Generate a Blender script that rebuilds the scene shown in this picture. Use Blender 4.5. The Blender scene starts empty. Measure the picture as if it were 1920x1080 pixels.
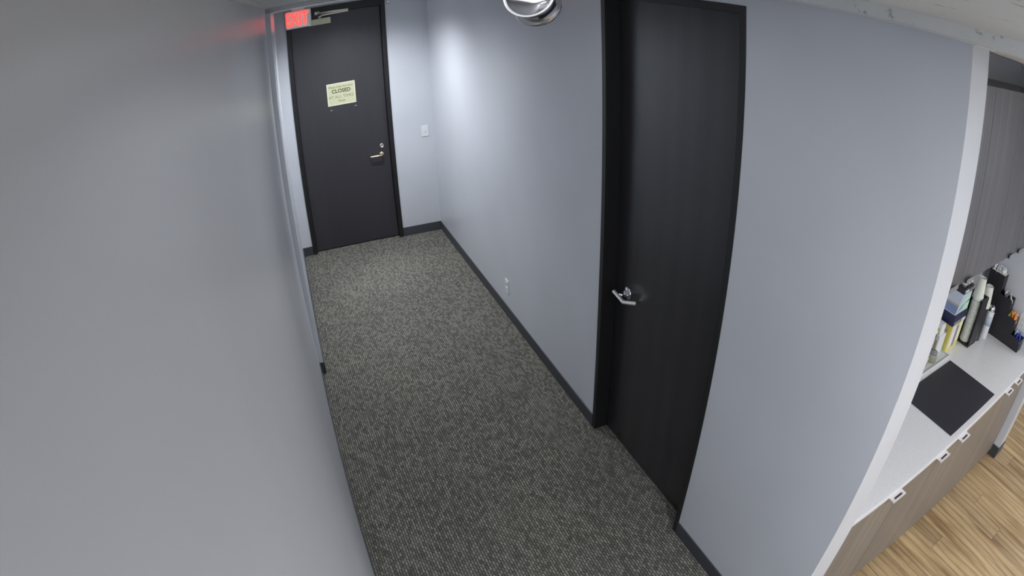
import bpy, bmesh, math, random
from mathutils import Vector, Matrix
random.seed(7)
C = bpy.context.scene.collection
PI = math.pi

# ------------------------------------------------------------------ camera
# ceiling-mounted wide lens with barrel distortion (polynomial fisheye)
cd = bpy.data.cameras.new('camera')
cam = bpy.data.objects.new('camera', cd); C.objects.link(cam)
RT = Vector((0.9300928754926188, -0.365715604863825, -0.034341510114707506))
UP = Vector((0.2034790563575543, 0.43513159592969425, 0.8770728406737474))
FW = Vector((0.3058161483337843, 0.8227469784707593, -0.47912826344886494))
M = Matrix((RT, UP, -FW)).transposed().to_4x4()
M.translation = Vector((0, 0, 2.6449))
cam.matrix_world = M
cd.type = 'PANO'
cd.panorama_type = 'FISHEYE_LENS_POLYNOMIAL'
cd.sensor_width = 36.0
cd.sensor_fit = 'HORIZONTAL'
cd.fisheye_fov = math.radians(170)
cd.fisheye_polynomial_k0 = 0.0
cd.fisheye_polynomial_k1 = -0.046248498919784255
cd.fisheye_polynomial_k2 = 0.0002118401783285602
cd.fisheye_polynomial_k3 = -3.755627118584694e-05
cd.fisheye_polynomial_k4 = 7.958323848091052e-07
cd.clip_start = 0.01
bpy.context.scene.camera = cam

# ------------------------------------------------------------------ world, exposure, lights
sc = bpy.context.scene
w = bpy.data.worlds.new('world'); sc.world = w; w.use_nodes = True
w.node_tree.nodes['Background'].inputs[0].default_value = (0.60, 0.66, 0.75, 1)
w.node_tree.nodes['Background'].inputs[1].default_value = 0.3
sc.view_settings.view_transform = 'Standard'
sc.view_settings.look = 'None'
sc.view_settings.gamma = 1.0
sc.view_settings.use_curve_mapping = False
sc.view_settings.exposure = 0.45

HC = 2.665
def area(name, x, y, sx, sy, power, col, z=HC-0.035):
    l = bpy.data.lights.new(name, 'AREA'); l.shape = 'RECTANGLE'; l.size = sx; l.size_y = sy
    l.energy = power; l.color = col
    o = bpy.data.objects.new(name, l); C.objects.link(o); o.location = (x, y, z)
    return o
COOL = (0.95, 0.97, 1.0)
area('fill_panel_hall', 0.98, -0.40, 0.52, 0.92, 2, COOL, 2.63)  # out-of-view fill, added to brighten the left wall
area('fill_panel_entry', 0.45, -1.65, 0.52, 1.15, 26, COOL, 2.63)  # fill behind the viewer, added to lift the near right wall
area('fill_panel_corridor', 0.62, 1.75, 0.50, 1.10, 2.6, COOL, 2.690)  # added fill for the middle of the corridor
area('panel_light_kitchen', 2.9, -1.30, 1.15, 0.56, 18, COOL)
area('panel_light_back', 5.2, -1.30, 1.15, 0.56, 30, COOL)
def spot(name, loc, power, ang, blend, col=(0.93, 0.96, 1.0), r=0.04):
    l = bpy.data.lights.new(name, 'SPOT'); l.energy = power; l.spot_size = math.radians(ang); l.spot_blend = blend
    l.color = col; l.shadow_soft_size = r
    o = bpy.data.objects.new(name, l); C.objects.link(o); o.location = loc
    return o
spot('downlight_beam', (0.66, 5.25, HC-0.012), 160, 155, 1.0, r=0.10)
spot('downlight_beam', (0.62, 4.15, HC-0.012), 42, 165, 1.0, r=0.10)  # added fill for the mid right wall and floor

# ------------------------------------------------------------------ materials
def mat(name, col, rough=0.5, metal=0.0, spec=0.5, coat=0.0):
    m = bpy.data.materials.new(name); m.use_nodes = True
    b = m.node_tree.nodes['Principled BSDF']
    b.inputs['Base Color'].default_value = (*col, 1)
    b.inputs['Roughness'].default_value = rough
    b.inputs['Metallic'].default_value = metal
    b.inputs['Specular IOR Level'].default_value = spec
    b.inputs['Coat Weight'].default_value = coat
    return m
def nd(m, t, **k):
    n = m.node_tree.nodes.new(t)
    for a, v in k.items(): setattr(n, a, v)
    return n
def lk(m, a, b): m.node_tree.links.new(a, b)
def bsdf(m): return m.node_tree.nodes['Principled BSDF']
def coords(m, scale=(1, 1, 1), rot=(0, 0, 0)):
    g = nd(m, 'ShaderNodeNewGeometry'); mp = nd(m, 'ShaderNodeMapping')
    mp.inputs['Scale'].default_value = scale; mp.inputs['Rotation'].default_value = rot
    lk(m, g.outputs['Position'], mp.inputs['Vector'])
    return mp.outputs['Vector']
def objcoords(m, scale=(1, 1, 1), rot=(0, 0, 0)):
    g = nd(m, 'ShaderNodeTexCoord'); mp = nd(m, 'ShaderNodeMapping')
    mp.inputs['Scale'].default_value = scale; mp.inputs['Rotation'].default_value = rot
    lk(m, g.outputs['Object'], mp.inputs['Vector'])
    return mp.outputs['Vector']
def noise(m, vec, scale, detail=3, rough=0.5):
    n = nd(m, 'ShaderNodeTexNoise'); n.inputs['Scale'].default_value = scale
    n.inputs['Detail'].default_value = detail; n.inputs['Roughness'].default_value = rough
    lk(m, vec, n.inputs['Vector']); return n.outputs['Fac']
def ramp(m, fac, stops):
    r = nd(m, 'ShaderNodeValToRGB'); e = r.color_ramp.elements
    e[0].position, e[0].color = stops[0][0], (*stops[0][1], 1)
    e[1].position, e[1].color = stops[-1][0], (*stops[-1][1], 1)
    for p, c in stops[1:-1]:
        q = e.new(p); q.color = (*c, 1)
    lk(m, fac, r.inputs['Fac']); return r.outputs['Color']
def mix(m, fac, a, b, mode='MIX'):
    x = nd(m, 'ShaderNodeMix', data_type='RGBA', blend_type=mode)
    if isinstance(fac, (int, float)): x.inputs[0].default_value = fac
    else: lk(m, fac, x.inputs[0])
    for s, i in ((a, 6), (b, 7)):
        if isinstance(s, tuple): x.inputs[i].default_value = (*s, 1)
        else: lk(m, s, x.inputs[i])
    return x.outputs[2]
def bump(m, h, strength, dist=0.002):
    b = nd(m, 'ShaderNodeBump'); b.inputs['Strength'].default_value = strength; b.inputs['Distance'].default_value = dist
    lk(m, h, b.inputs['Height']); lk(m, b.outputs['Normal'], bsdf(m).inputs['Normal'])

def paint(name, col, rough):
    m = mat(name, col, rough)
    v = coords(m)
    f = noise(m, v, 1.3, 2)
    d = tuple(c*0.95 for c in col); l = tuple(min(1, c*1.04) for c in col)
    lk(m, ramp(m, f, [(0.3, d), (0.7, l)]), bsdf(m).inputs['Base Color'])
    bump(m, noise(m, v, 260, 2), 0.10, 0.001)
    return m
PAINT = paint('grey wall paint', (0.62, 0.642, 0.69), 0.30)
CEIL = mat('white ceiling board', (0.80, 0.80, 0.79), 0.8)
v = coords(CEIL)
sp = noise(CEIL, v, 22, 4, 0.7)
lk(CEIL, ramp(CEIL, sp, [(0.0, (0.30, 0.30, 0.29)), (0.30, (0.42, 0.42, 0.41)), (0.36, (0.71, 0.72, 0.71)), (1.0, (0.76, 0.77, 0.76))]), bsdf(CEIL).inputs['Base Color'])
bump(CEIL, noise(CEIL, v, 60, 3), 0.4, 0.002)
RUBBER = mat('charcoal rubber base', (0.055, 0.060, 0.070), 0.45)
TRIMW = mat('white painted metal trim', (0.75, 0.76, 0.76), 0.4)

CARPET = mat('grey loop carpet', (0.12, 0.12, 0.11), 0.95, spec=0.1)
v = coords(CARPET, (1, 1, 0), (0, 0, 0))
br = nd(CARPET, 'ShaderNodeTexBrick'); lk(CARPET, coords(CARPET, (1, 1, 0), (0, 0, math.radians(90))), br.inputs['Vector'])
br.inputs['Scale'].default_value = 1.0; br.inputs['Brick Width'].default_value = 0.030; br.inputs['Row Height'].default_value = 0.0145
br.inputs['Mortar Size'].default_value = 0.0034; br.inputs['Mortar Smooth'].default_value = 0.9; br.inputs['Bias'].default_value = 0.0
br.inputs['Color1'].default_value = (0.136, 0.134, 0.120, 1); br.inputs['Color2'].default_value = (0.300, 0.292, 0.260, 1)
br.inputs['Mortar'].default_value = (0.035, 0.035, 0.036, 1); br.offset = 0.5
f2 = noise(CARPET, v, 45, 2, 0.5)
c1 = mix(CARPET, 0.6, br.outputs['Color'], ramp(CARPET, f2, [(0.3, (0.65, 0.65, 0.65)), (0.7, (1.22, 1.21, 1.17))]), 'MULTIPLY')
f3 = noise(CARPET, v, 1.6, 3)
c2 = mix(CARPET, 0.35, c1, ramp(CARPET, f3, [(0.35, (0.80, 0.80, 0.84)), (0.65, (1.12, 1.10, 1.0))]), 'MULTIPLY')
lk(CARPET, c2, bsdf(CARPET).inputs['Base Color'])
bump(CARPET, br.outputs['Fac'], -0.5, 0.004)

def dark_wood(name, c0, c1, rough, sx=9):
    m = mat(name, c0, rough, spec=0.75)
    v = coords(m, (sx, sx, 0.55))
    f = noise(m, v, 5.0, 6, 0.65)
    wv = nd(m, 'ShaderNodeTexWave', wave_type='RINGS', rings_direction='X'); wv.inputs['Scale'].default_value = 0.35
    wv.inputs['Distortion'].default_value = 7; wv.inputs['Detail'].default_value = 3; wv.inputs['Detail Scale'].default_value = 1.2
    lk(m, coords(m, (3.0, 5.2, 0.35)), wv.inputs['Vector'])
    fm = nd(m, 'ShaderNodeMath', operation='MULTIPLY_ADD'); lk(m, wv.outputs['Fac'], fm.inputs[0]); fm.inputs[1].default_value = 0.4; lk(m, f, fm.inputs[2])
    lk(m, ramp(m, fm.outputs[0], [(0.3, c0), (1.0, c1)]), bsdf(m).inputs['Base Color'])
    bump(m, fm.outputs[0], 0.12, 0.0015)
    return m
DOORM = dark_wood('espresso stained door veneer', (0.018, 0.017, 0.020), (0.030, 0.029, 0.033), 0.28)
DOORE = dark_wood('black painted exit door', (0.027, 0.025, 0.032), (0.036, 0.034, 0.041), 0.42)
FRAMEM = mat('black painted door frame', (0.012, 0.012, 0.013), 0.4)
CHROME = mat('polished chrome', (0.66, 0.66, 0.68), 0.10, 1.0)
SATIN = mat('satin nickel', (0.72, 0.70, 0.66), 0.25, 1.0)
SATIN_L = mat('bright satin lever', (0.85, 0.85, 0.86), 0.35, 0.7)
BRASS = mat('brushed brass', (0.85, 0.70, 0.48), 0.22, 1.0)
BEIGE = mat('beige enamelled metal', (0.60, 0.60, 0.42), 0.4)
CLOSARM = mat('pale steel arm', (0.72, 0.70, 0.60), 0.35, 0.3)
WHITEP = mat('white plastic', (0.78, 0.79, 0.80), 0.35)
DARKP = mat('dark slot plastic', (0.03, 0.03, 0.03), 0.5)
BLACKP = mat('black plastic', (0.022, 0.021, 0.026), 0.42)
NOTE = mat('pale yellow paper', (0.56, 0.56, 0.37), 0.7)
NOTEB = mat('laminate edge', (0.68, 0.68, 0.52), 0.3)
INK = mat('dark olive ink', (0.07, 0.07, 0.03), 0.8)
INK2 = mat('faded olive ink', (0.20, 0.20, 0.10), 0.8)
def emis(name, col, s):
    m = mat(name, col, 0.5); b = bsdf(m)
    b.inputs['Emission Color'].default_value = (*col, 1); b.inputs['Emission Strength'].default_value = s
    return m
REDL = emis('red lit lettering', (1.0, 0.035, 0.03), 2.4)
REDF = emis('sign face', (0.85, 0.50, 0.46), 0.16)
LENS = emis('lit diffuser', (0.95, 0.97, 1.0), 6.0)
COUNTER = mat('white quartz worktop', (0.72, 0.72, 0.74), 0.28)
v = coords(COUNTER)
lk(COUNTER, ramp(COUNTER, noise(COUNTER, v, 220, 2), [(0.35, (0.66, 0.66, 0.68)), (0.65, (0.78, 0.78, 0.79))]), bsdf(COUNTER).inputs['Base Color'])
MATM = mat('black rubber drying mat', (0.026, 0.025, 0.034), 0.50)
bump(MATM, noise(MATM, coords(MATM), 320, 1), 0.3, 0.001)

def laminate(name, lo, hi, rough):
    m = mat(name, lo, rough)
    v = coords(m, (26, 26, 0.5))
    f = noise(m, v, 1.0, 5, 0.6)
    g = noise(m, coords(m, (6, 6, 0.25)), 1.0, 2)
    a = ramp(m, f, [(0.25, lo), (0.75, hi)])
    lk(m, mix(m, 0.6, a, ramp(m, g, [(0.3, (0.82, 0.82, 0.84)), (0.7, (1.15, 1.14, 1.12))]), 'MULTIPLY'), bsdf(m).inputs['Base Color'])
    bump(m, f, 0.06, 0.001)
    return m
LAM = laminate('taupe grained laminate', (0.165, 0.140, 0.120), (0.265, 0.235, 0.205), 0.38)
LAMU = laminate('taupe laminate tinted by cool light', (0.080, 0.081, 0.094), (0.130, 0.131, 0.147), 0.27)  # upper doors: bluish cast of the light mixed into the laminate colour

PLANK = mat('oak vinyl plank', (0.45, 0.32, 0.17), 0.42)
oi = nd(PLANK, 'ShaderNodeObjectInfo')
g = nd(PLANK, 'ShaderNodeNewGeometry')
off = nd(PLANK, 'ShaderNodeVectorMath', operation='SCALE'); off.inputs[0].default_value = (37, 91, 53); lk(PLANK, oi.outputs['Random'], off.inputs['Scale'])
ad = nd(PLANK, 'ShaderNodeVectorMath', operation='ADD'); lk(PLANK, g.outputs['Position'], ad.inputs[0]); lk(PLANK, off.outputs[0], ad.inputs[1])
mp = nd(PLANK, 'ShaderNodeMapping'); mp.inputs['Scale'].default_value = (15, 1.6, 1); lk(PLANK, ad.outputs[0], mp.inputs['Vector'])
fa = noise(PLANK, mp.outputs['Vector'], 1.0, 5, 0.62)
mp2 = nd(PLANK, 'ShaderNodeMapping'); mp2.inputs['Scale'].default_value = (7, 1.1, 1); lk(PLANK, ad.outputs[0], mp2.inputs['Vector'])
wv = nd(PLANK, 'ShaderNodeTexWave', bands_direction='X'); wv.inputs['Scale'].default_value = 0.8; wv.inputs['Distortion'].default_value = 9; wv.inputs['Detail'].default_value = 3; wv.inputs['Detail Scale'].default_value = 0.9
lk(PLANK, mp2.outputs['Vector'], wv.inputs['Vector'])
ca = ramp(PLANK, fa, [(0.28, (0.20, 0.125, 0.060)), (0.5, (0.40, 0.285, 0.155)), (0.75, (0.50, 0.375, 0.22))])
cb = ramp(PLANK, wv.outputs['Fac'], [(0.0, (0.62, 0.58, 0.52)), (0.35, (1.0, 1.0, 1.0)), (1.0, (1.06, 1.05, 1.03))])
cc = mix(PLANK, 0.75, ca, cb, 'MULTIPLY')
rv = ramp(PLANK, oi.outputs['Random'], [(0.0, (0.86, 0.86, 0.87)), (1.0, (1.10, 1.09, 1.06))])
lk(PLANK, mix(PLANK, 1.0, cc, rv, 'MULTIPLY'), bsdf(PLANK).inputs['Base Color'])

CUPM = mat('cream paper', (0.74, 0.76, 0.68), 0.6)
YEL = mat('yellow carton', (0.72, 0.62, 0.16), 0.5)
PALEY = mat('pale yellow carton', (0.80, 0.78, 0.48), 0.5)
PURP = mat('mauve print', (0.25, 0.22, 0.36), 0.5)
WHITEC = mat('white carton', (0.74, 0.75, 0.77), 0.5)
BLUEC = mat('slate blue carton', (0.20, 0.26, 0.42), 0.5)
LBLUE = mat('pale blue carton', (0.52, 0.58, 0.68), 0.5)
TEAL = mat('teal print', (0.05, 0.22, 0.20), 0.5)
MINT = mat('mint print', (0.50, 0.78, 0.55), 0.5)
NAVY = mat('navy plastic', (0.012, 0.016, 0.06), 0.4)
GREYP = mat('mid grey plastic', (0.25, 0.25, 0.26), 0.4)
OLIVE = mat('grey glass jar', (0.33, 0.34, 0.28), 0.2)
TAN = mat('tan carton', (0.52, 0.42, 0.22), 0.5)
ORANGE = mat('orange packet', (0.85, 0.33, 0.07), 0.4)
PEACH = mat('peach packet', (0.90, 0.52, 0.34), 0.4)
BLUE = mat('royal blue packet', (0.02, 0.06, 0.50), 0.35)
PKT = mat('white paper packet', (0.78, 0.79, 0.80), 0.5)
TRAYM = mat('light grey tray', (0.60, 0.61, 0.61), 0.4)

# ------------------------------------------------------------------ builders
def finish(name, bm, m, parent=None, smooth=False):
    me = bpy.data.meshes.new(name); bmesh.ops.recalc_face_normals(bm, faces=bm.faces[:]); bm.to_mesh(me); bm.free()
    ms = m if isinstance(m, (list, tuple)) else [m]
    for q in ms: me.materials.append(q)
    if smooth:
        for p in me.polygons: p.use_smooth = True
    o = bpy.data.objects.new(name, me); C.objects.link(o)
    if parent is not None:
        o.parent = parent
        me.transform(Matrix.Translation(-Vector(base_of(parent))))
    return o
BASES = {}
def base_of(p):
    return BASES.get(p.name, (0, 0, 0))
def bx(bm, x0, x1, y0, y1, z0, z1, bevel=0.0, mi=0):
    vs = [bm.verts.new((x, y, z)) for z in (z0, z1) for y in (y0, y1) for x in (x0, x1)]
    fs = [bm.faces.new([vs[i] for i in q]) for q in ((0, 2, 3, 1), (4, 5, 7, 6), (0, 1, 5, 4), (2, 6, 7, 3), (0, 4, 6, 2), (1, 3, 7, 5))]
    for f in fs: f.material_index = mi
    if bevel > 0:
        es = list({e for f in fs for e in f.edges})
        bmesh.ops.bevel(bm, geom=es, offset=bevel, segments=2, affect='EDGES', profile=0.5)
def box(name, x0, x1, y0, y1, z0, z1, m, parent=None, bevel=0.0):
    bm = bmesh.new(); bx(bm, x0, x1, y0, y1, z0, z1, bevel); return finish(name, bm, m, parent)
def boxes(name, lst, m, parent=None, bevel=0.0):
    bm = bmesh.new()
    for b in lst: bx(bm, *b, bevel)
    return finish(name, bm, m, parent)
def lathe(bm, prof, axis_o, axis_d, n=24, mi=0):
    d = Vector(axis_d).normalized(); u = d.orthogonal().normalized(); w_ = d.cross(u); o = Vector(axis_o)
    rings = []
    for (r, t) in prof:
        if r < 1e-6: rings.append([bm.verts.new(o+d*t)])
        else: rings.append([bm.verts.new(o+d*t+(u*math.cos(2*PI*i/n)+w_*math.sin(2*PI*i/n))*r) for i in range(n)])
    for a, b in zip(rings, rings[1:]):
        for i in range(n):
            j = (i+1) % n
            if len(a) == 1 and len(b) == 1: break
            if len(a) == 1: f = bm.faces.new([a[0], b[i], b[j]])
            elif len(b) == 1: f = bm.faces.new([a[i], b[0], a[j]])
            else: f = bm.faces.new([a[i], b[i], b[j], a[j]])
            f.material_index = mi
def lathe_obj(name, prof, o, d, m, parent=None, n=24, smooth=True):
    bm = bmesh.new(); lathe(bm, prof, o, d, n); return finish(name, bm, m, parent, smooth)
def prism(bm, pts, ax, a0, a1):
    """extrude a 2-D outline along axis ax ('X': pts are (y,z); 'Y': pts are (x,z))"""
    def P(p, t): return (t, p[0], p[1]) if ax == 'X' else (p[0], t, p[1])
    A = [bm.verts.new(P(p, a0)) for p in pts]; B = [bm.verts.new(P(p, a1)) for p in pts]
    bm.faces.new(A); bm.faces.new(B[::-1]); n = len(pts)
    for i in range(n): bm.faces.new([A[i], A[(i+1) % n], B[(i+1) % n], B[i]])
def tube(bm, pts, r, n=10, mi=0):
    pts = [Vector(p) for p in pts]; rings = []
    for i, p in enumerate(pts):
        d = (pts[min(i+1, len(pts)-1)]-pts[max(i-1, 0)]).normalized()
        ref = Vector((0, 0, 1)) if abs(d.z) < 0.9 else Vector((0, 1, 0))
        u = d.cross(ref).normalized(); w_ = d.cross(u)
        rings.append([bm.verts.new(p+(u*math.cos(2*PI*k/n)+w_*math.sin(2*PI*k/n))*r) for k in range(n)])
    for a, b in zip(rings, rings[1:]):
        for k in range(n): bm.faces.new([a[k], a[(k+1) % n], b[(k+1) % n], b[k]])
    bm.faces.new(rings[0][::-1]); bm.faces.new(rings[-1])
def text(name, body, size, loc, rot, m, parent=None, ext=0.0004, bold=0.0, sx=1.0):
    cu = bpy.data.curves.new(name, 'FONT'); cu.body = body; cu.size = size; cu.extrude = ext; cu.align_x = 'CENTER'; cu.align_y = 'CENTER'
    cu.offset = bold; cu.resolution_u = 3
    o = bpy.data.objects.new(name+'_src', cu); C.objects.link(o)
    bpy.context.view_layer.update()
    me = bpy.data.meshes.new_from_object(o.evaluated_get(bpy.context.evaluated_depsgraph_get()))
    bpy.data.objects.remove(o); bpy.data.curves.remove(cu)
    me.name = name
    T = Matrix.Translation(Vector(loc)) @ rot @ Matrix.Diagonal((sx, 1, 1, 1)); me.transform(T)
    me.materials.clear(); me.materials.append(m)
    q = bpy.data.objects.new(name, me); C.objects.link(q)
    if parent is not None:
        q.parent = parent; me.transform(Matrix.Translation(-Vector(base_of(parent))))
    return q
FACE_S = Matrix.Rotation(PI/2, 4, 'X')             # text readable from -Y
def empty(name, loc):
    o = bpy.data.objects.new(name, None); C.objects.link(o); o.location = loc; BASES[o.name] = tuple(loc); o.empty_display_size = 0.05
    return o
def tag(o, label, cat, group=None):
    o['label'] = label; o['category'] = cat
    if group: o['group'] = group
    return o
def thing(name, loc, label, cat, group=None): return tag(empty(name, loc), label, cat, group)
def struct(o, label=None, cat=None):
    o['kind'] = 'structure'
    if label: o['label'] = label
    if cat: o['category'] = cat
    return o
def copy_tree(o, parent=None):
    c = o.copy(); C.objects.link(c); c.parent = parent
    for ch in list(o.children): copy_tree(ch, c)
    return c

# ------------------------------------------------------------------ dimensions (from the camera calibration)
XN, XL, XR, XE = -0.1043, -0.0724, 1.4815, 1.6143
YE, Y1, WS = 6.1326, 3.898, 0.6546
D1A, D1B = 0.039, 1.0515
D2A, D2B = 2.609, 1.5757
DT1 = 2.642
DT = 2.60                                          # top of both door frames
B = 0.099; BT = 0.007
ZC, YF, YB = 0.8535, 0.6765, 1.325
XP, XP2 = 3.944, 4.075
YS = -3.4; XEE = 6.6

# ------------------------------------------------------------------ structure
struct(box('floor', -0.4, 1.548, YS, 6.45, -0.06, 0.0, CARPET), 'grey loop pile carpet running down the corridor', 'floor')
fw = struct(empty('floor', (1.552, YS, 0)), 'oak plank floor in the kitchen to the right of the corridor wall', 'floor')
sb = box('subfloor', 1.552, XEE, YS, 1.45, -0.06, -0.004, mat('plank joint', (0.16, 0.11, 0.06), 0.8), fw)
# oak planks, each its own part
PW = 0.152; first = {}
x = 1.552; col = 0
while x < XEE-0.01:
    xe = min(x+PW, XEE)
    y = [0.485, -0.12, 0.81, 0.18][col % 4] - 1.22*4
    while y < 1.42:
        ya, yb = max(y, YS), min(y+1.22, 1.42)
        if yb-ya > 0.02:
            key = (round(xe-x, 3), round(yb-ya, 3))
            if key not in first:
                bm = bmesh.new(); a, b_ = key[0]-0.0016, key[1]-0.0016
                bx(bm, 0.0008, a, 0.0008, b_, -0.0035, 0.0, 0.0006)
                me = bpy.data.meshes.new('plank'); bm.to_mesh(me); bm.free(); me.materials.append(PLANK); first[key] = me
            p = bpy.data.objects.new('plank', first[key]); C.objects.link(p); p.parent = fw
            p.location = (x-1.552, ya-YS, 0)
        y += 1.22
    x += PW; col += 1
HC2 = 2.700                                        # slightly raised field over the corridor
struct(boxes('ceiling', [(1.30, XEE+0.1, YS-0.1, 6.45, HC, HC+0.08), (-0.4, 1.30, 3.93, 6.45, HC, HC+0.08), (-0.4, 1.30, YS-0.1, 3.93, HC2, HC2+0.06)], CEIL), 'white ceiling over the corridor and kitchen', 'ceiling')
struct(box('exit_light_blocker', XN-0.2, XE, YE+0.165, YE+0.2, 0, HC, PAINT), 'unseen blank added behind the exit door to block light', 'wall')  # unseen blank, added to stop world light leaking past the door
struct(boxes('wall_side_room', [(2.70, 2.76, YB+0.12, 3.56, 0, HC), (XE, 2.70, 3.50, 3.56, 0, HC)], PAINT), 'walls of the room behind the dark side door', 'wall')
struct(box('floor', 1.55, 2.70, YB+0.12, 3.50, -0.06, 0.0, CARPET), 'carpet of the room behind the dark side door', 'floor')
struct(box('wall_left', XN-0.2, XN, YS, Y1, 0, HC2, PAINT), 'long grey wall close along the left side', 'wall')
struct(box('wall_left', XN-0.2, XL, Y1, YE, 0, HC, PAINT), 'far stretch of left wall stepping slightly into the corridor', 'wall')
struct(boxes('wall_end', [(XN-0.2, D1A+0.02, YE, YE+0.16, 0, HC), (D1B-0.02, XE, YE, YE+0.16, 0, HC), (D1A+0.02, D1B-0.02, YE, YE+0.16, DT1-0.03, HC)], PAINT), 'grey wall around the exit door at the corridor end', 'wall')
struct(boxes('wall_right', [(XR, XE, WS, D2B+0.02, 0, HC), (XR, XE, D2A-0.02, YE, 0, HC), (XR, XE, D2B+0.02, D2A-0.02, DT+0.006, HC)], PAINT), 'grey right corridor wall holding the dark side door', 'wall')
struct(box('wall_kitchen_back', XE, XEE, YB, YB+0.12, 0, HC, PAINT), 'wall behind the kitchen worktop', 'wall')
struct(box('wall_kitchen_side', XP, XP2, 0.628, YB, 0, HC, PAINT), 'short wall closing the right end of the worktop', 'wall')
struct(box('wall_far_right', XEE, XEE+0.1, YS, YB+0.12, 0, HC, PAINT), 'wall on the far side of the kitchen', 'wall')
struct(box('wall_back', XN-0.2, XEE+0.1, YS-0.1, YS, 0, HC, PAINT), 'wall behind the viewer', 'wall')
# baseboards
def base(name, x0, x1, y0, y1, label):
    o = box(name, x0, x1, y0, y1, 0.0, B, RUBBER, None, 0.002); struct(o, label, 'baseboard'); return o
base('baseboard_left', XN, XN+BT, YS, Y1-BT, 'charcoal rubber base along the near left wall')
base('baseboard_left', XL, XL+BT, Y1-BT, YE-BT, 'charcoal rubber base along the far left wall')
base('baseboard_left', XN, XL, Y1-BT, Y1, 'small charcoal base piece on the step in the left wall')
base('baseboard_end', XL, D1A, YE-BT, YE, 'charcoal base left of the exit door')
base('baseboard_end', D1B, XR, YE-BT, YE, 'charcoal base right of the exit door')
base('baseboard_right', XR-BT, XR, D2A, YE-BT, 'charcoal base along the right wall beyond the side door')
base('baseboard_right', XR-BT, XR, WS-BT, D2B, 'charcoal base along the right wall in front of the side door')
base('baseboard_kitchen', XR-BT, XE, WS-BT, WS, 'charcoal base on the end of the corridor wall')
base('baseboard_kitchen', XP-BT, XP2+BT, 0.628-BT, 0.628, 'charcoal base on the end of the short kitchen wall')
base('baseboard_kitchen', XP-BT, XP, 0.628, 0.74, 'charcoal base on the cabinet side of the short kitchen wall')
base('baseboard_kitchen', XP2, XP2+BT, 0.628, YB, 'charcoal base on the right side of the short kitchen wall')
# ceiling wall-angle trim
struct(boxes('trim_1', [(XR-0.022, XR, WS-0.022, YE, HC-0.004, HC), (XR, XE, WS-0.022, WS, HC-0.004, HC), (XE, XE+0.022, WS, YB, HC-0.004, HC)], TRIMW), 'white metal ceiling angle along the right wall', 'trim')
struct(boxes('trim_2', [(XN, XN+0.022, YS, Y1, HC2-0.004, HC2), (XL, XR-0.022, YE-0.022, YE, HC-0.004, HC), (XL, XL+0.022, Y1, YE-0.022, HC-0.004, HC)], TRIMW), 'white metal ceiling angle along the left and end walls', 'trim')
# carpet to plank transition strip
struct(box('trim_3', 1.535, 1.565, YS, WS-BT, 0.0, 0.006, RUBBER, None, 0.002), 'dark strip between carpet and planks', 'trim')

# ------------------------------------------------------------------ exit door
d1 = struct(empty('door_1', ((D1A+D1B)/2, YE, 0)), 'black exit door at the far end of the corridor', 'door')
FW_ = 0.045
boxes('door_frame', [(D1A, D1A+FW_, YE-0.012, YE+0.15, 0, DT1), (D1B-FW_, D1B, YE-0.012, YE+0.15, 0, DT1), (D1A+FW_, D1B-FW_, YE-0.012, YE+0.15, 2.562, DT1)], FRAMEM, d1, 0.003)
boxes('door_stop', [(D1A+FW_, D1A+FW_+0.012, YE+0.085, YE+0.10, 0, 2.562), (D1B-FW_-0.012, D1B-FW_, YE+0.085, YE+0.10, 0, 2.562)], FRAMEM, d1)
box('door_slab', D1A+FW_+0.003, D1B-FW_-0.003, YE+0.038, YE+0.082, 0.012, 2.559, DOORE, d1, 0.002)
YS1 = YE+0.038
# lever + deadbolt
hx, hz = 0.915, 0.955
lathe_obj('rose', [(0, 0), (0.026, 0), (0.026, 0.006), (0.020, 0.010), (0, 0.010)], (hx, YS1, hz), (0, -1, 0), BRASS, d1)
bm = bmesh.new(); tube(bm, [(hx, YS1, hz), (hx, YS1-0.045, hz), (hx-0.008, YS1-0.052, hz), (hx-0.035, YS1-0.052, hz-0.003), (hx-0.115, YS1-0.050, hz-0.004), (hx-0.128, YS1-0.043, hz-0.002), (hx-0.130, YS1-0.020, hz-0.002)], 0.0105, 12)
finish('lever_handle', bm, BRASS, d1, True)
lathe_obj('deadbolt', [(0, 0), (0.026, 0), (0.024, 0.010), (0.014, 0.013), (0.012, 0.008), (0, 0.008)], (0.925, YS1, 1.045), (0, -1, 0), SATIN, d1)
# overhead closer
cl = box('door_closer', 0.27, 0.495, YS1-0.055, YS1, 2.45, 2.515, BEIGE, d1, 0.004)
BASES[cl.name] = BASES[d1.name]
bm = bmesh.new(); lathe(bm, [(0, 0), (0.016, 0), (0.016, 0.028), (0, 0.028)], (0.385, YS1-0.03, 2.513), (0, 0, 1), 14); finish('spindle', bm, CLOSARM, cl, False)
bm = bmesh.new(); tube(bm, [(0.385, YS1-0.03, 2.537), (0.42, YS1-0.05, 2.548), (0.66, YS1-0.19, 2.556)], 0.010, 8); finish('closer_arm', bm, CLOSARM, cl, True)
bm = bmesh.new(); tube(bm, [(0.66, YS1-0.19, 2.568), (0.50, YS1-0.12, 2.572), (0.36, YS1-0.055, 2.572)], 0.010, 8)
bx(bm, 0.335, 0.385, YS1-0.062, YS1-0.045, 2.56, 2.592, 0.003); finish('closer_arm', bm, CLOSARM, cl, True)
# scuffs: small screw plates left on the slab
for (sx_, sz_) in ((0.435, 1.515), (0.69, 1.523)):
    box('screw_plate', sx_-0.011, sx_+0.011, YS1-0.002, YS1, sz_-0.006, sz_+0.006, SATIN, d1)

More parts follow.
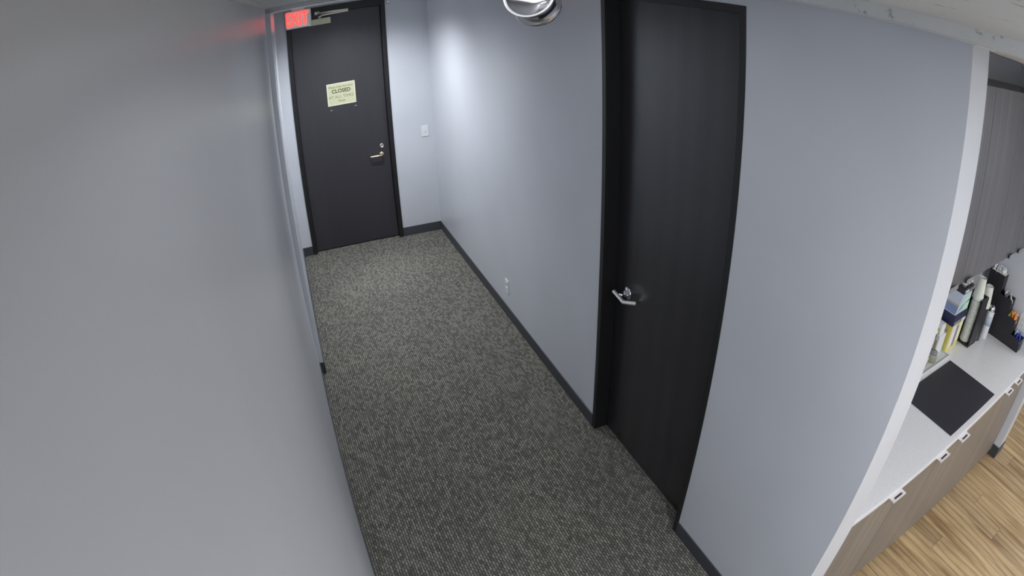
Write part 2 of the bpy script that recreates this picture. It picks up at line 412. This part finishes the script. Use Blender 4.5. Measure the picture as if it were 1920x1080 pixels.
# notice taped to the door
nx0, nx1, nz0, nz1 = 0.405, 0.700, 1.560, 1.795
n1 = thing('notice', ((nx0+nx1)/2, YS1, nz0), 'pale yellow laminated notice reading CLOSED taped to the exit door', 'sign')
box('sheet_border', nx0, nx1, YS1-0.0025, YS1, nz0, nz1, NOTEB, n1)
box('sheet', nx0+0.012, nx1-0.012, YS1-0.0032, YS1-0.0022, nz0+0.012, nz1-0.012, NOTE, n1)
cx = (nx0+nx1)/2
text('lettering', 'Please keep this door', 0.029, (cx, YS1-0.0036, nz1-0.040), FACE_S, INK2, n1, bold=0.0005)
text('lettering', 'CLOSED', 0.056, (cx, YS1-0.0036, nz1-0.087), FACE_S, INK, n1, bold=0.0016, sx=0.95)
text('lettering', 'AT ALL TIMES.', 0.043, (cx, YS1-0.0036, nz1-0.148), FACE_S, INK2, n1)
text('lettering', 'Thanks', 0.026, (cx, YS1-0.0036, nz1-0.192), FACE_S, INK2, n1, bold=0.0006)

# ------------------------------------------------------------------ side door
d2 = struct(empty('door_2', (XR, (D2A+D2B)/2, 0)), 'dark wood veneer side door in the right wall', 'door')
fj = 0.036
boxes('door_frame', [(XR-0.004, XE, D2A-fj, D2A, 0, DT+0.020), (XR-0.004, XE, D2B, D2B+fj, 0, DT+0.020), (XR-0.004, XE, D2B+fj, D2A-fj, DT-0.012, DT+0.020)], FRAMEM, d2, 0.002)
XS2 = XR+0.085
boxes('door_stop', [(XS2+0.045, XS2+0.048, D2A-fj-0.012, D2A-fj, 0, DT-0.02)], FRAMEM, d2)
box('door_slab', XS2, XS2+0.044, D2B+fj+0.003, D2A-fj-0.003, 0.010, DT-0.015, DOORM, d2, 0.0015)
hy, hz = 2.447, 1.037
lathe_obj('rose', [(0, 0), (0.040, 0), (0.040, 0.005), (0.032, 0.012), (0.018, 0.014), (0.018, 0.024), (0, 0.024)], (XS2, hy, hz), (-1, 0, 0), CHROME, d2)
lathe_obj('latch_button', [(0, 0), (0.010, 0), (0.010, 0.012), (0, 0.014)], (XS2-0.012, hy-0.028, hz+0.004), (-1, 0, 0), CHROME, d2)
bm = bmesh.new()
tube(bm, [(XS2-0.015, hy, hz), (XS2-0.056, hy, hz-0.004)], 0.010, 12)
finish('handle_neck', bm, CHROME, d2, True)
bm = bmesh.new()
tube(bm, [(XS2-0.060, 2.494, 1.0385), (XS2-0.062, 2.390, 1.0260), (XS2-0.012, 2.343, 1.0290)], 0.0105, 6)
finish('lever_handle', bm, SATIN_L, d2, False)

# ------------------------------------------------------------------ exit sign on its ceiling mount
sy = 5.86
e0, e1, ez0, ez1 = 0.036, 0.288, 2.462, 2.645
es = thing('exit_sign', (0.16, sy, ez0), 'lit red EXIT sign in a white housing above the exit door', 'sign')
bm = bmesh.new(); bx(bm, e0, e1, sy, sy+0.045, ez0, ez1, 0.014); finish('housing', bm, WHITEP, es)
box('mount', (e0+e1)/2-0.06, (e0+e1)/2+0.06, sy+0.008, sy+0.037, ez1-0.002, HC, WHITEP, es)
box('sign_face', e0+0.006, e1-0.036, sy-0.002, sy+0.002, ez0+0.012, ez1-0.012, REDF, es)
text('lettering', 'EXIT', 0.190, ((e0+e1)/2-0.016, sy-0.004, (ez0+ez1)/2-0.002), FACE_S, REDL, es, ext=0.0015, bold=0.0025, sx=0.58)

# ------------------------------------------------------------------ switch, outlets
def plate(name, label, cat, c, normal, hh=0.115, ww=0.07, sw=True):
    x, y, z = c; t = thing(name, (x, y, z-hh/2), label, cat)
    if normal == 'S':
        box('cover_plate', x-ww/2, x+ww/2, y-0.007, y, z-hh/2, z+hh/2, WHITEP, t, 0.0025)
        if sw: box('toggle', x-0.005, x+0.005, y-0.019, y-0.005, z-0.004, z+0.014, WHITEP, t, 0.002)
    else:
        box('cover_plate', x-0.007, x, y-ww/2, y+ww/2, z-hh/2, z+hh/2, WHITEP, t, 0.0025)
        for dz in (-0.022, 0.022):
            s = box('socket', x-0.009, x-0.006, y-0.016, y+0.016, z+dz-0.014, z+dz+0.014, WHITEP, t, 0.001)
            BASES[s.name] = BASES[t.name]
            for dy in (-0.006, 0.006): box('slot', x-0.0095, x-0.0085, y+dy-0.001, y+dy+0.001, z+dz-0.005, z+dz+0.005, DARKP, s)
    return t
plate('light_switch', 'white toggle light switch on the wall right of the exit door', 'switch', (1.384, YE, 1.137), 'S', 0.118, 0.075)
plate('power_outlet', 'white duplex outlet low on the right corridor wall', 'outlet', (XR, 4.09, 0.290), 'W')
plate('power_outlet', 'white duplex outlet on the short wall above the worktop', 'outlet', (XP, 0.885, 1.03), 'W', 0.12, 0.075)

# ------------------------------------------------------------------ chrome ceiling fixture
FC = Vector((0.722, 1.700, 2.618)); BC = Vector((0.775, 1.760, 2.580))
ax = (FC-BC).normalized(); L_ = (FC-BC).length
cf = thing('ceiling_fixture', (0.765, 1.745, HC2), 'round polished chrome light fixture hanging from the corridor ceiling', 'light fixture')
lathe_obj('housing', [(0, -0.010), (0.050, -0.010), (0.068, -0.006), (0.077, 0.002), (0.078, 0.010), (0.072, 0.016), (0.066, 0.024), (0.066, L_*0.55), (0.070, L_*0.8), (0.075, L_-0.004)], BC, ax, CHROME, cf, 64)
lathe_obj('front_ring', [(0.0765, -0.004), (0.081, 0.0), (0.0815, 0.004), (0.079, 0.007), (0.0755, 0.004), (0.0755, 0.0)], FC, ax, CHROME, cf, 64)
lathe_obj('reflector_dome', [(0.0758, 0.001), (0.070, 0.011), (0.052, 0.022), (0.030, 0.030), (0.012, 0.033), (0, 0.0335)], FC, ax, CHROME, cf, 64)
bm = bmesh.new(); lathe(bm, [(0, 0), (0.03, 0), (0.03, 0.005), (0.009, 0.007), (0.009, 0.075), (0, 0.075)], (0.765, 1.745, HC2), (0, 0, -1), 16); finish('stem', bm, CHROME, cf, True)

# sprinkler by the exit door
spk = thing('sprinkler_head', (1.06, 5.98, HC), 'small chrome sprinkler head on the ceiling by the exit door', 'sprinkler')
lathe_obj('escutcheon', [(0, 0), (0.034, 0), (0.032, 0.006), (0.012, 0.010)], (1.06, 5.98, HC), (0, 0, -1), SATIN, spk)
lathe_obj('body', [(0.011, 0), (0.011, 0.05), (0.018, 0.055), (0.018, 0.085), (0.007, 0.090), (0, 0.090)], (1.06, 5.98, HC), (0, 0, -1), SATIN, spk)
lathe_obj('deflector', [(0, 0.098), (0.022, 0.098), (0.022, 0.101), (0, 0.101)], (1.06, 5.98, HC), (0, 0, -1), SATIN, spk)

# recessed downlights; the one past the left wall step is added fill
def downlight(x, y, label, s):
    t = thing('recessed_downlight', (x, y, HC), label, 'light')
    lathe_obj('trim_ring', [(0.062, 0.0), (0.085, 0.0), (0.085, 0.004), (0.062, 0.006)], (x, y, HC), (0, 0, -1), WHITEP, t)
    lathe_obj('lamp', [(0, 0.001), (0.062, 0.001), (0.062, 0.003), (0, 0.003)], (x, y, HC), (0, 0, -1), LENS, t)
t = thing('ceiling_light', (0.62, 1.75, HC2), 'added thin fill light panel in the corridor ceiling before the dark side door', 'light')  # unseen fitting added to go with the corridor fill
boxes('frame', [(0.35, 0.89, 1.18, 1.20, HC2-0.006, HC2), (0.35, 0.89, 2.30, 2.32, HC2-0.006, HC2), (0.35, 0.37, 1.20, 2.30, HC2-0.006, HC2), (0.87, 0.89, 1.20, 2.30, HC2-0.006, HC2)], TRIMW, t)
box('diffuser', 0.37, 0.87, 1.20, 2.30, HC2-0.004, HC2-0.001, mat('dim diffuser', (0.85, 0.88, 0.92), 0.6), t)
downlight(0.66, 5.25, 'recessed round downlight in the ceiling near the exit door', 1)
downlight(0.62, 4.15, 'added round fill downlight in the ceiling just past the step in the left wall', 1)
for (nm, x, y, a, b_, lab) in (('ceiling_light', 0.98, -0.40, 0.28, 0.48, 'added flat fill light panel just right of the viewer over the start of the corridor'),  # added fitting for the hall fill
                               ('ceiling_light', 0.45, -1.65, 0.28, 0.60, 'added flat fill light panel in the ceiling behind the viewer'),  # added fitting for the entry fill
                               ('ceiling_light', 2.9, -1.30, 0.60, 0.30, 'flat ceiling light panel over the kitchen floor'),
                               ('ceiling_light', 5.2, -1.30, 0.60, 0.30, 'flat ceiling light panel at the far side of the kitchen')):
    t = thing(nm, (x, y, HC), lab, 'light')
    boxes('frame', [(x-a, x+a, y-b_, y-b_+0.02, HC-0.03, HC), (x-a, x+a, y+b_-0.02, y+b_, HC-0.03, HC), (x-a, x-a+0.02, y-b_+0.02, y+b_-0.02, HC-0.03, HC), (x+a-0.02, x+a, y-b_+0.02, y+b_-0.02, HC-0.03, HC)], TRIMW, t)
    box('diffuser', x-a+0.02, x+a-0.02, y-b_+0.02, y+b_-0.02, HC-0.022, HC-0.012, LENS, t)

# ------------------------------------------------------------------ kitchen: base cabinets
def base_cabinet(x0, x1, tabs, label):
    t = thing('base_cabinet', ((x0+x1)/2, (YF+YB)/2, 0), label, 'cabinet', )
    z1 = ZC-0.03
    boxes('body', [(x0, x1, YF+0.035, YB-0.012, 0.10, z1), (x0, x1, YF+0.085, YF+0.10, 0.0, 0.10)], LAM, t)
    n = len(tabs); wd = (x1-x0)/n
    for i, tx in enumerate(tabs):
        a, b_ = x0+i*wd+0.0015, x0+(i+1)*wd-0.0015
        d = box('door', a, b_, YF+0.014, YF+0.033, 0.055, z1-0.004, LAM, t, 0.001)
        BASES[d.name] = BASES[t.name]
        w2 = 0.052
        # edge pull: thin plate bent over the door's top edge with a slot
        zt = z1-0.003; yp = YF-0.030
        h = boxes('tab_pull', [(tx-w2, tx+w2, yp, YF+0.030, zt-0.001, zt+0.002), (tx-w2, tx+w2, yp-0.002, yp, zt-0.008, zt+0.002)], SATIN_W, d, 0.0008)
        BASES[h.name] = BASES[t.name]
    return t
SATIN_W = mat('pale brushed aluminium', (0.80, 0.76, 0.76), 0.4, 0.35)
base_cabinet(XE+0.002, 2.10, [2.00], 'taupe single-door base cabinet nearest the corridor wall end')
base_cabinet(2.10, 3.03, [2.44, 2.69], 'taupe two-door base cabinet under the black mat')
base_cabinet(3.03, XP-0.009, [3.40, 3.585], 'taupe two-door base cabinet at the right end beside the short wall')
wt = tag(box('worktop', XE+0.001, XP-0.001, YF, YB-0.001, ZC-0.03, ZC, COUNTER, None, 0.004), 'white speckled worktop running along the kitchen cabinets', 'worktop')
# slots in the tab pulls
for o in [q for q in bpy.data.objects if q.name.startswith('tab_pull')]:
    me = o.data; xs = [v_.co.x for v_ in me.vertices]; ys = [v_.co.y for v_ in me.vertices]; zs = [v_.co.z for v_ in me.vertices]
    bm = bmesh.new(); bm.from_mesh(me)
    cxx = (min(xs)+max(xs))/2; bx(bm, cxx-0.030, cxx+0.030, min(ys)+0.009, min(ys)+0.020, max(zs)-0.002, max(zs)+0.0006, 0, 1)
    bm.to_mesh(me); bm.free(); me.materials.append(DARKP)

# upper cabinets
UF, UZ, UT = 1.0, 1.565, 2.517
def wall_cabinet(x0, x1, tabs, label):
    t = thing('wall_cabinet', ((x0+x1)/2, (UF+YB)/2, UZ), label, 'cabinet')
    box('body', x0, x1, UF+0.021, YB, UZ+0.004, UT, LAMU, t)
    n = len(tabs); wd = (x1-x0)/n
    for i, tx in enumerate(tabs):
        d = box('door', x0+i*wd+0.0015, x0+(i+1)*wd-0.0015, UF, UF+0.019, UZ, UT, LAMU, t, 0.001)
        BASES[d.name] = BASES[t.name]
        boxes('tab_pull', [(tx-0.05, tx+0.05, UF-0.012, UF+0.018, UZ-0.0035, UZ-0.0005), (tx-0.05, tx+0.05, UF-0.015, UF-0.012, UZ-0.0035, UZ+0.020)], GREYP, d)
    return t
wall_cabinet(XE+0.002, 2.141, [2.04], 'grey grained wall cabinet with one door beside the corridor wall end')
wall_cabinet(2.141, 3.047, [2.49, 2.70], 'grey grained two-door wall cabinet above the tea boxes')
wall_cabinet(3.047, XP-0.002, [3.405, 3.60], 'grey grained two-door wall cabinet above the black stepped rack')

# ------------------------------------------------------------------ things on the worktop
tag(box('drying_mat', 2.565, 3.185, 0.712, 1.122, ZC, ZC+0.006, MATM, None, 0.0025), 'large black mat lying flat on the white worktop', 'mat')
TX1, TY0 = 3.215, 1.150
tr = thing('tray', (2.95, 1.23, ZC), 'shallow light grey tray at the back of the worktop behind the black mat', 'tray')
box('base', 2.62, TX1, TY0, YB-0.004, ZC, ZC+0.006, TRAYM, tr)
boxes('rim', [(2.62, TX1, TY0, TY0+0.006, ZC+0.006, ZC+0.016), (TX1-0.006, TX1, TY0+0.006, YB-0.004, ZC+0.006, ZC+0.016), (2.62, 2.626, TY0+0.006, YB-0.004, ZC+0.006, ZC+0.016)], TRAYM, tr)
ZT = ZC+0.006

# jar, dark box etc. standing on the tray
j = thing('jar', (3.035, 1.205, ZT), 'small olive grey glass jar standing at the front of the tray', 'jar')
lathe_obj('glass', [(0, 0), (0.030, 0), (0.034, 0.008), (0.034, 0.045), (0.028, 0.055)], (3.035, 1.205, ZT), (0, 0, 1), OLIVE, j, 20)
lathe_obj('lid', [(0.029, 0.053), (0.030, 0.053), (0.030, 0.066), (0, 0.068)], (3.035, 1.205, ZT), (0, 0, 1), GREYP, j, 20)
j = thing('tumbler', (2.955, 1.215, ZT), 'small beige tumbler beside the corridor wall edge, left of the grey jar', 'cup')
lathe_obj('body', [(0, 0), (0.020, 0), (0.026, 0.06), (0.024, 0.06), (0.019, 0.005), (0, 0.004)], (2.955, 1.215, ZT), (0, 0, 1), TAN, j, 18)
k = thing('canister', (3.055, 1.262, ZT), 'tall black and grey canister standing behind the olive grey jar', 'canister')
bm = bmesh.new(); bx(bm, 3.02, 3.09, 1.245, 1.300, ZT, ZT+0.15, 0.004); finish('body', bm, BLACKP, k)
box('front_label', 3.028, 3.085, 1.2435, 1.2455, ZT+0.02, ZT+0.12, GREYP, k)
box('lid', 3.018, 3.092, 1.243, 1.302, ZT+0.15, ZT+0.168, WHITEC, k, 0.003)
# yellow carton
yx0, yx1, yy0, yy1 = 3.222, 3.40, 1.200, 1.312
zy = ZC+0.19
t = thing('tea_carton', ((yx0+yx1)/2, 1.25, ZC), 'yellow tea carton with white and mauve side print beside the cup holder', 'carton')
box('carton', yx0, yx1, yy0, yy1, ZC, zy, YEL, t, 0.002)
box('side_print', yx0+0.02, yx0+0.075, yy0-0.0012, yy0+0.001, ZC+0.03, zy-0.01, WHITEC, t)
box('side_print', yx0+0.078, yx0+0.115, yy0-0.0012, yy0+0.001, ZC+0.02, zy-0.02, PURP, t)
box('side_print', yx0+0.118, yx1-0.006, yy0-0.0012, yy0+0.001, ZC+0.05, zy-0.004, PALEY, t)
box('front_print', yx0-0.0012, yx0+0.001, yy0+0.03, yy1-0.02, ZC+0.07, zy-0.04, TAN, t)
t = thing('napkin_box', (3.16, 1.27, ZT), 'white and tan carton on the tray left of the yellow tea carton', 'carton')
box('carton', 3.105, 3.205, 1.225, 1.315, ZT, ZT+0.13, WHITEC, t, 0.002)
box('front_print', 3.1038, 3.106, 1.235, 1.29, ZT+0.045, ZT+0.10, TAN, t)
box('front_print', 3.1038, 3.106, 1.240, 1.30, ZT+0.012, ZT+0.035, PALEY, t)
t = thing('sweetener_box', (3.13, 1.28, ZT+0.13), 'tan sweetener box on top of the white and tan carton', 'carton')
box('carton', 3.11, 3.175, 1.235, 1.31, ZT+0.13, ZT+0.20, WHITEC, t, 0.002)
box('front_print', 3.1085, 3.111, 1.242, 1.30, ZT+0.14, ZT+0.175, YEL, t)
# black drawer tray on the carton
zd = zy+0.075
t = thing('stacking_tray', ((yx0+yx1)/2, 1.25, zy), 'low navy drawer with grey label tabs stacked on the yellow tea carton', 'drawer')
box('case', yx0-0.02, yx1+0.005, yy0-0.004, yy1, zy, zd, NAVY, t, 0.003)
box('label_tab', yx0-0.008, yx0+0.095, yy0-0.008, yy0-0.003, zy+0.006, zy+0.028, GREYP, t, 0.001)
box('label_tab', yx0+0.11, yx1-0.008, yy0-0.008, yy0-0.003, zy+0.006, zy+0.028, WHITEC, t, 0.001)
# slanted blue tea dispenser
t = thing('tea_box', (3.30, 1.25, zd), 'blue white and green tea box with slanted face under the black pod rack', 'carton')
zt_ = zd+0.125
bm = bmesh.new(); prism(bm, [(yx0-0.018, zd), (yx1+0.004, zd), (yx1+0.004, zt_), (yx0+0.035, zt_)], 'Y', 1.205, 1.318); finish('carton', bm, LBLUE, t)
def slant(z): return yx0-0.018+0.053*(z-zd)/(zt_-zd)
bm = bmesh.new(); za, zb = zd+0.004, zd+0.052
vs = [bm.verts.new(p) for p in [(slant(za)-0.0012, 1.207, za), (slant(za)-0.0012, 1.316, za), (slant(zb)-0.0012, 1.316, zb), (slant(zb)-0.0012, 1.207, zb)]]; bm.faces.new(vs); finish('front_print', bm, BLUEC, t)
bm = bmesh.new(); za, zb = zd+0.054, zd+0.062
vs = [bm.verts.new(p) for p in [(slant(za)-0.0012, 1.207, za), (slant(za)-0.0012, 1.316, za), (slant(zb)-0.0012, 1.316, zb), (slant(zb)-0.0012, 1.207, zb)]]; bm.faces.new(vs); finish('front_print', bm, TAN, t)
def sidep(nm, pts, m):
    bm = bmesh.new(); prism(bm, pts, 'Y', 1.2036, 1.2056); finish(nm, bm, m, t)
sidep('side_print', [(yx0+0.05, zd+0.05), (yx1-0.005, zd+0.075), (yx1-0.005, zd+0.10), (yx0+0.09, zd+0.09)], MINT)
sidep('side_print', [(yx0+0.005, zd+0.012), (yx0+0.06, zd+0.030), (yx0+0.10, zd+0.055), (yx1, zd+0.058), (yx1, zd+0.072), (yx0+0.06, zd+0.045)], TEAL)
sidep('side_print', [(yx0+0.075, zd+0.004), (yx1-0.004, zd+0.004), (yx1-0.004, zd+0.050), (yx0+0.11, zd+0.042)], MINT)
# black pod rack on top with pods
t = thing('pod_rack', (3.30, 1.25, zt_), 'black rack of white creamer pods on top of the slanted tea box', 'rack')
box('rack', yx0+0.035, yx1+0.012, 1.205, 1.318, zt_, zt_+0.038, BLACKP, t, 0.003)
box('lattice', yx0+0.050, yx0+0.110, 1.2020, 1.2056, zt_+0.010, zt_+0.024, WHITEC, t)
box('lattice', yx0+0.125, yx1, 1.2020, 1.2056, zt_+0.010, zt_+0.024, GREYP, t)
pod0 = None
i_ = 0
for (qx, qy) in ((3.285, 1.232), (3.285, 1.285), (3.335, 1.232), (3.335, 1.285), (3.385, 1.232), (3.385, 1.285)):
    i_ += 1
    loc = (qx, qy, zt_+0.038)
    if pod0 is None:
        pod0 = thing('creamer_pod', loc, 'small creamer pod standing in the black rack', 'pod', 'creamer pods in the black rack')
        lathe_obj('cup', [(0, 0), (0.015, 0), (0.019, 0.020)], loc, (0, 0, 1), GREYP, pod0, 14)
        lathe_obj('foil_lid', [(0.021, 0.020), (0.021, 0.022), (0, 0.0225)], loc, (0, 0, 1), PKT, pod0, 14)
    else:
        c = copy_tree(pod0); c.location = loc

# cup holder with nested inverted cups
hx, hy = 3.52, 1.190
ch = thing('cup_holder', (hx, hy, ZC), 'tall black plastic cup holder channel on the worktop', 'holder')
box('foot', hx-0.058, hx+0.075, hy-0.070, hy+0.070, ZC, ZC+0.012, BLACKP, ch, 0.002)
box('side_panel', hx-0.045, hx+0.072, hy+0.058, hy+0.068, ZC+0.012, ZC+0.335, BLACKP, ch, 0.001)
box('side_panel', hx-0.045, hx+0.072, hy-0.068, hy-0.058, ZC+0.012, ZC+0.335, BLACKP, ch, 0.001)
box('back_panel', hx+0.062, hx+0.072, hy-0.058, hy+0.058, ZC+0.012, ZC+0.335, BLACKP, ch, 0.001)
pitch = 0.0125; cup0 = None
CUPP = [(0.0405, 0.0), (0.0420, 0.002), (0.0405, 0.005), (0.0385, 0.006), (0.026, 0.085), (0.024, 0.086), (0, 0.084)]
BIG = [(0.0445, 0.0), (0.0465, 0.002), (0.0445, 0.006), (0.0430, 0.007), (0.030, 0.128), (0.028, 0.130), (0.027, 0.126), (0, 0.126)]
zc_ = ZC+0.013
for i in range(22):
    loc = (hx, hy, zc_)
    if cup0 is None:
        cup0 = thing('paper_cup', loc, 'small cream paper cup nested upside down in the stack in the black holder', 'cup', 'nested paper cups')
        lathe_obj('cup_body', CUPP, loc, (0, 0, 1), CUPM, cup0, 24)
    else:
        c = copy_tree(cup0); c.location = loc
    zc_ += pitch
big0 = None
for i, (loc, lab) in enumerate((((hx, hy, zc_+0.026), 'large cream paper cup just under the topmost cup of the tall stack'),
                      ((hx, hy, zc_+0.040), 'topmost large cream paper cup, closed end up, on the tall stack'),
                      ((3.650, 1.160, ZC+0.240), 'lower white paper cup on the black round pedestal behind the tall stack'),
                      ((3.650, 1.160, ZC+0.255), 'upper white paper cup on the black round pedestal behind the tall stack'))):
    if big0 is None:
        big0 = thing('paper_cup', loc, lab, 'cup'); lathe_obj('cup_body', BIG, loc, (0, 0, 1), CUPM, big0, 28)
    else:
        c = copy_tree(big0); c.location = loc; c['label'] = lab
pd = thing('cup_pedestal', (3.650, 1.160, ZC), 'black round cup pedestal behind the tall cup holder', 'holder')
lathe_obj('column', [(0, 0), (0.046, 0), (0.046, 0.01), (0.040, 0.012), (0.040, 0.230), (0.046, 0.237), (0, 0.237)], (3.650, 1.160, ZC), (0, 0, 1), BLACKP, pd, 24)
# spray bottle/can
sx_, sy_ = 3.735, 1.118
cn = thing('canister', (sx_, sy_, ZC), 'slim white canister with silver domed cap between the cups and the black stepped rack', 'canister')
lathe_obj('body', [(0, 0), (0.030, 0), (0.031, 0.004), (0.031, 0.20), (0.028, 0.205)], (sx_, sy_, ZC), (0, 0, 1), WHITEC, cn, 24)
lathe_obj('label_band', [(0.0315, 0.10), (0.0318, 0.10), (0.0318, 0.17), (0.0315, 0.17)], (sx_, sy_, ZC), (0, 0, 1), LBLUE, cn, 24)
lathe_obj('cap', [(0.029, 0.203), (0.031, 0.205), (0.031, 0.222), (0.024, 0.238), (0.012, 0.246), (0, 0.248)], (sx_, sy_, ZC), (0, 0, 1), CHROME, cn, 24)

# four-step black condiment organizer
ox0, ox1 = 3.845, 3.935
st = [(0.825, 0.925, 0.945), (0.925, 1.005, 1.048), (1.005, 1.122, 1.155), (1.122, 1.262, 1.280)]
og = thing('condiment_organizer', ((ox0+ox1)/2, 1.04, ZC), 'black four-step condiment organizer standing against the short wall', 'organizer')
prof = [(0.825, ZC)]
for (a, b_, z) in st: prof += [(a, z), (b_, z)]
prof += [(1.262, ZC)]
for nm, xa, xb in (('side_panel', ox0, ox0+0.006), ('side_panel', ox1-0.006, ox1)):
    bm = bmesh.new(); prism(bm, prof, 'X', xa, xb); finish(nm, bm, BLACKP, og)
for (a, b_, z) in st:
    box('riser', ox0+0.006, ox1-0.006, a, a+0.006, z-0.10 if z > 1.0 else ZC, z, BLACKP, og)
    box('bin_floor', ox0+0.006, ox1-0.006, a+0.006, b_, z-0.035, z-0.030, BLACKP, og)
box('back_panel', ox0+0.006, ox1-0.006, 1.256, 1.262, ZC, 1.28, BLACKP, og)

def packet(name, loc, size, rot, m, label, cat, group):
    o = empty(name, loc)
    bpy.data.objects.remove(o)
    bm = bmesh.new(); a, b_, c_ = size
    bx(bm, -a/2, a/2, -b_/2, b_/2, -c_/2, c_/2, min(size)*0.35)
    o = finish(name, bm, m); o.location = loc; o.rotation_euler = rot
    return tag(o, label, cat, group)
r_ = random.Random(4)
xm = (ox0+ox1)/2
# top bin: pale open box with sugar packets
t = thing('packet_box', (xm, 1.19, 1.25), 'shallow white box in the top step of the black organizer', 'box')
boxes('box_walls', [(ox0+0.004, ox1-0.008, 1.125, 1.129, 1.246, 1.288), (ox0+0.0065, ox0+0.010, 1.129, 1.250, 1.246, 1.288), (ox1-0.012, ox1-0.008, 1.129, 1.250, 1.246, 1.288), (ox0+0.010, ox1-0.012, 1.129, 1.250, 1.246, 1.250)], CUPM, t)
for i in range(6):
    packet('sugar_packet', (xm-0.012+r_.uniform(-.012, .012), 1.142+i*0.017, 1.287+r_.uniform(0, .012)), (0.045, 0.007, 0.058), (r_.uniform(-.35, .35), r_.uniform(-.5, .5), r_.uniform(-.5, .5)), PKT,
           'white sugar packet standing in the top step of the organizer', 'packet', 'sugar packets in the top step')
for i in range(4):
    packet('creamer_packet', (xm+(-.022, .012, -.018, .02)[i], 1.022+i*0.022, 1.146+r_.uniform(0, .01)), (0.040, 0.008, 0.050), (r_.uniform(-.6, .6), r_.uniform(-.8, .8), r_.uniform(-.6, .6)), (PKT, CUPM, GREYP, PKT)[i],
           ('white creamer packet in the second step from the top', 'cream coloured packet in the second step from the top', 'dark grey packet in the second step from the top', 'white creamer packet in the second step from the top')[i], 'packet', 'creamer packets in the second step')
for i in range(5):
    packet('orange_packet', (xm+(-.020, .010, -.010, .022, 0)[i], .935+i*0.014, 1.040+r_.uniform(0, .015)), (0.044, 0.010, 0.060), (r_.uniform(-.4, .4), r_.uniform(-.8, .8), r_.uniform(-.6, .6)), (ORANGE, PEACH, ORANGE, ORANGE, YEL)[i],
           ('orange sweetener packet in the third step from the top', 'pale peach packet in the third step from the top', 'orange sweetener packet in the third step from the top', 'orange sweetener packet in the third step from the top', 'yellow packet behind the orange ones in the third step')[i], 'packet', 'orange packets in the third step')
for i in range(4):
    packet('blue_packet', (xm+(-.022, .006, -.01, .022)[i], .842+i*0.020, .938+r_.uniform(0, .012)), (0.042, 0.010, 0.055), (r_.uniform(-.4, .4), r_.uniform(-.8, .8), r_.uniform(-.6, .6)), (BLUE, BLUE, BLUE, LBLUE)[i],
           ('royal blue sweetener packet in the lowest front step', 'royal blue sweetener packet in the lowest front step', 'royal blue sweetener packet in the lowest front step', 'pale blue packet in the lowest front step')[i], 'packet', 'blue packets in the front step')
bpy.context.view_layer.update()
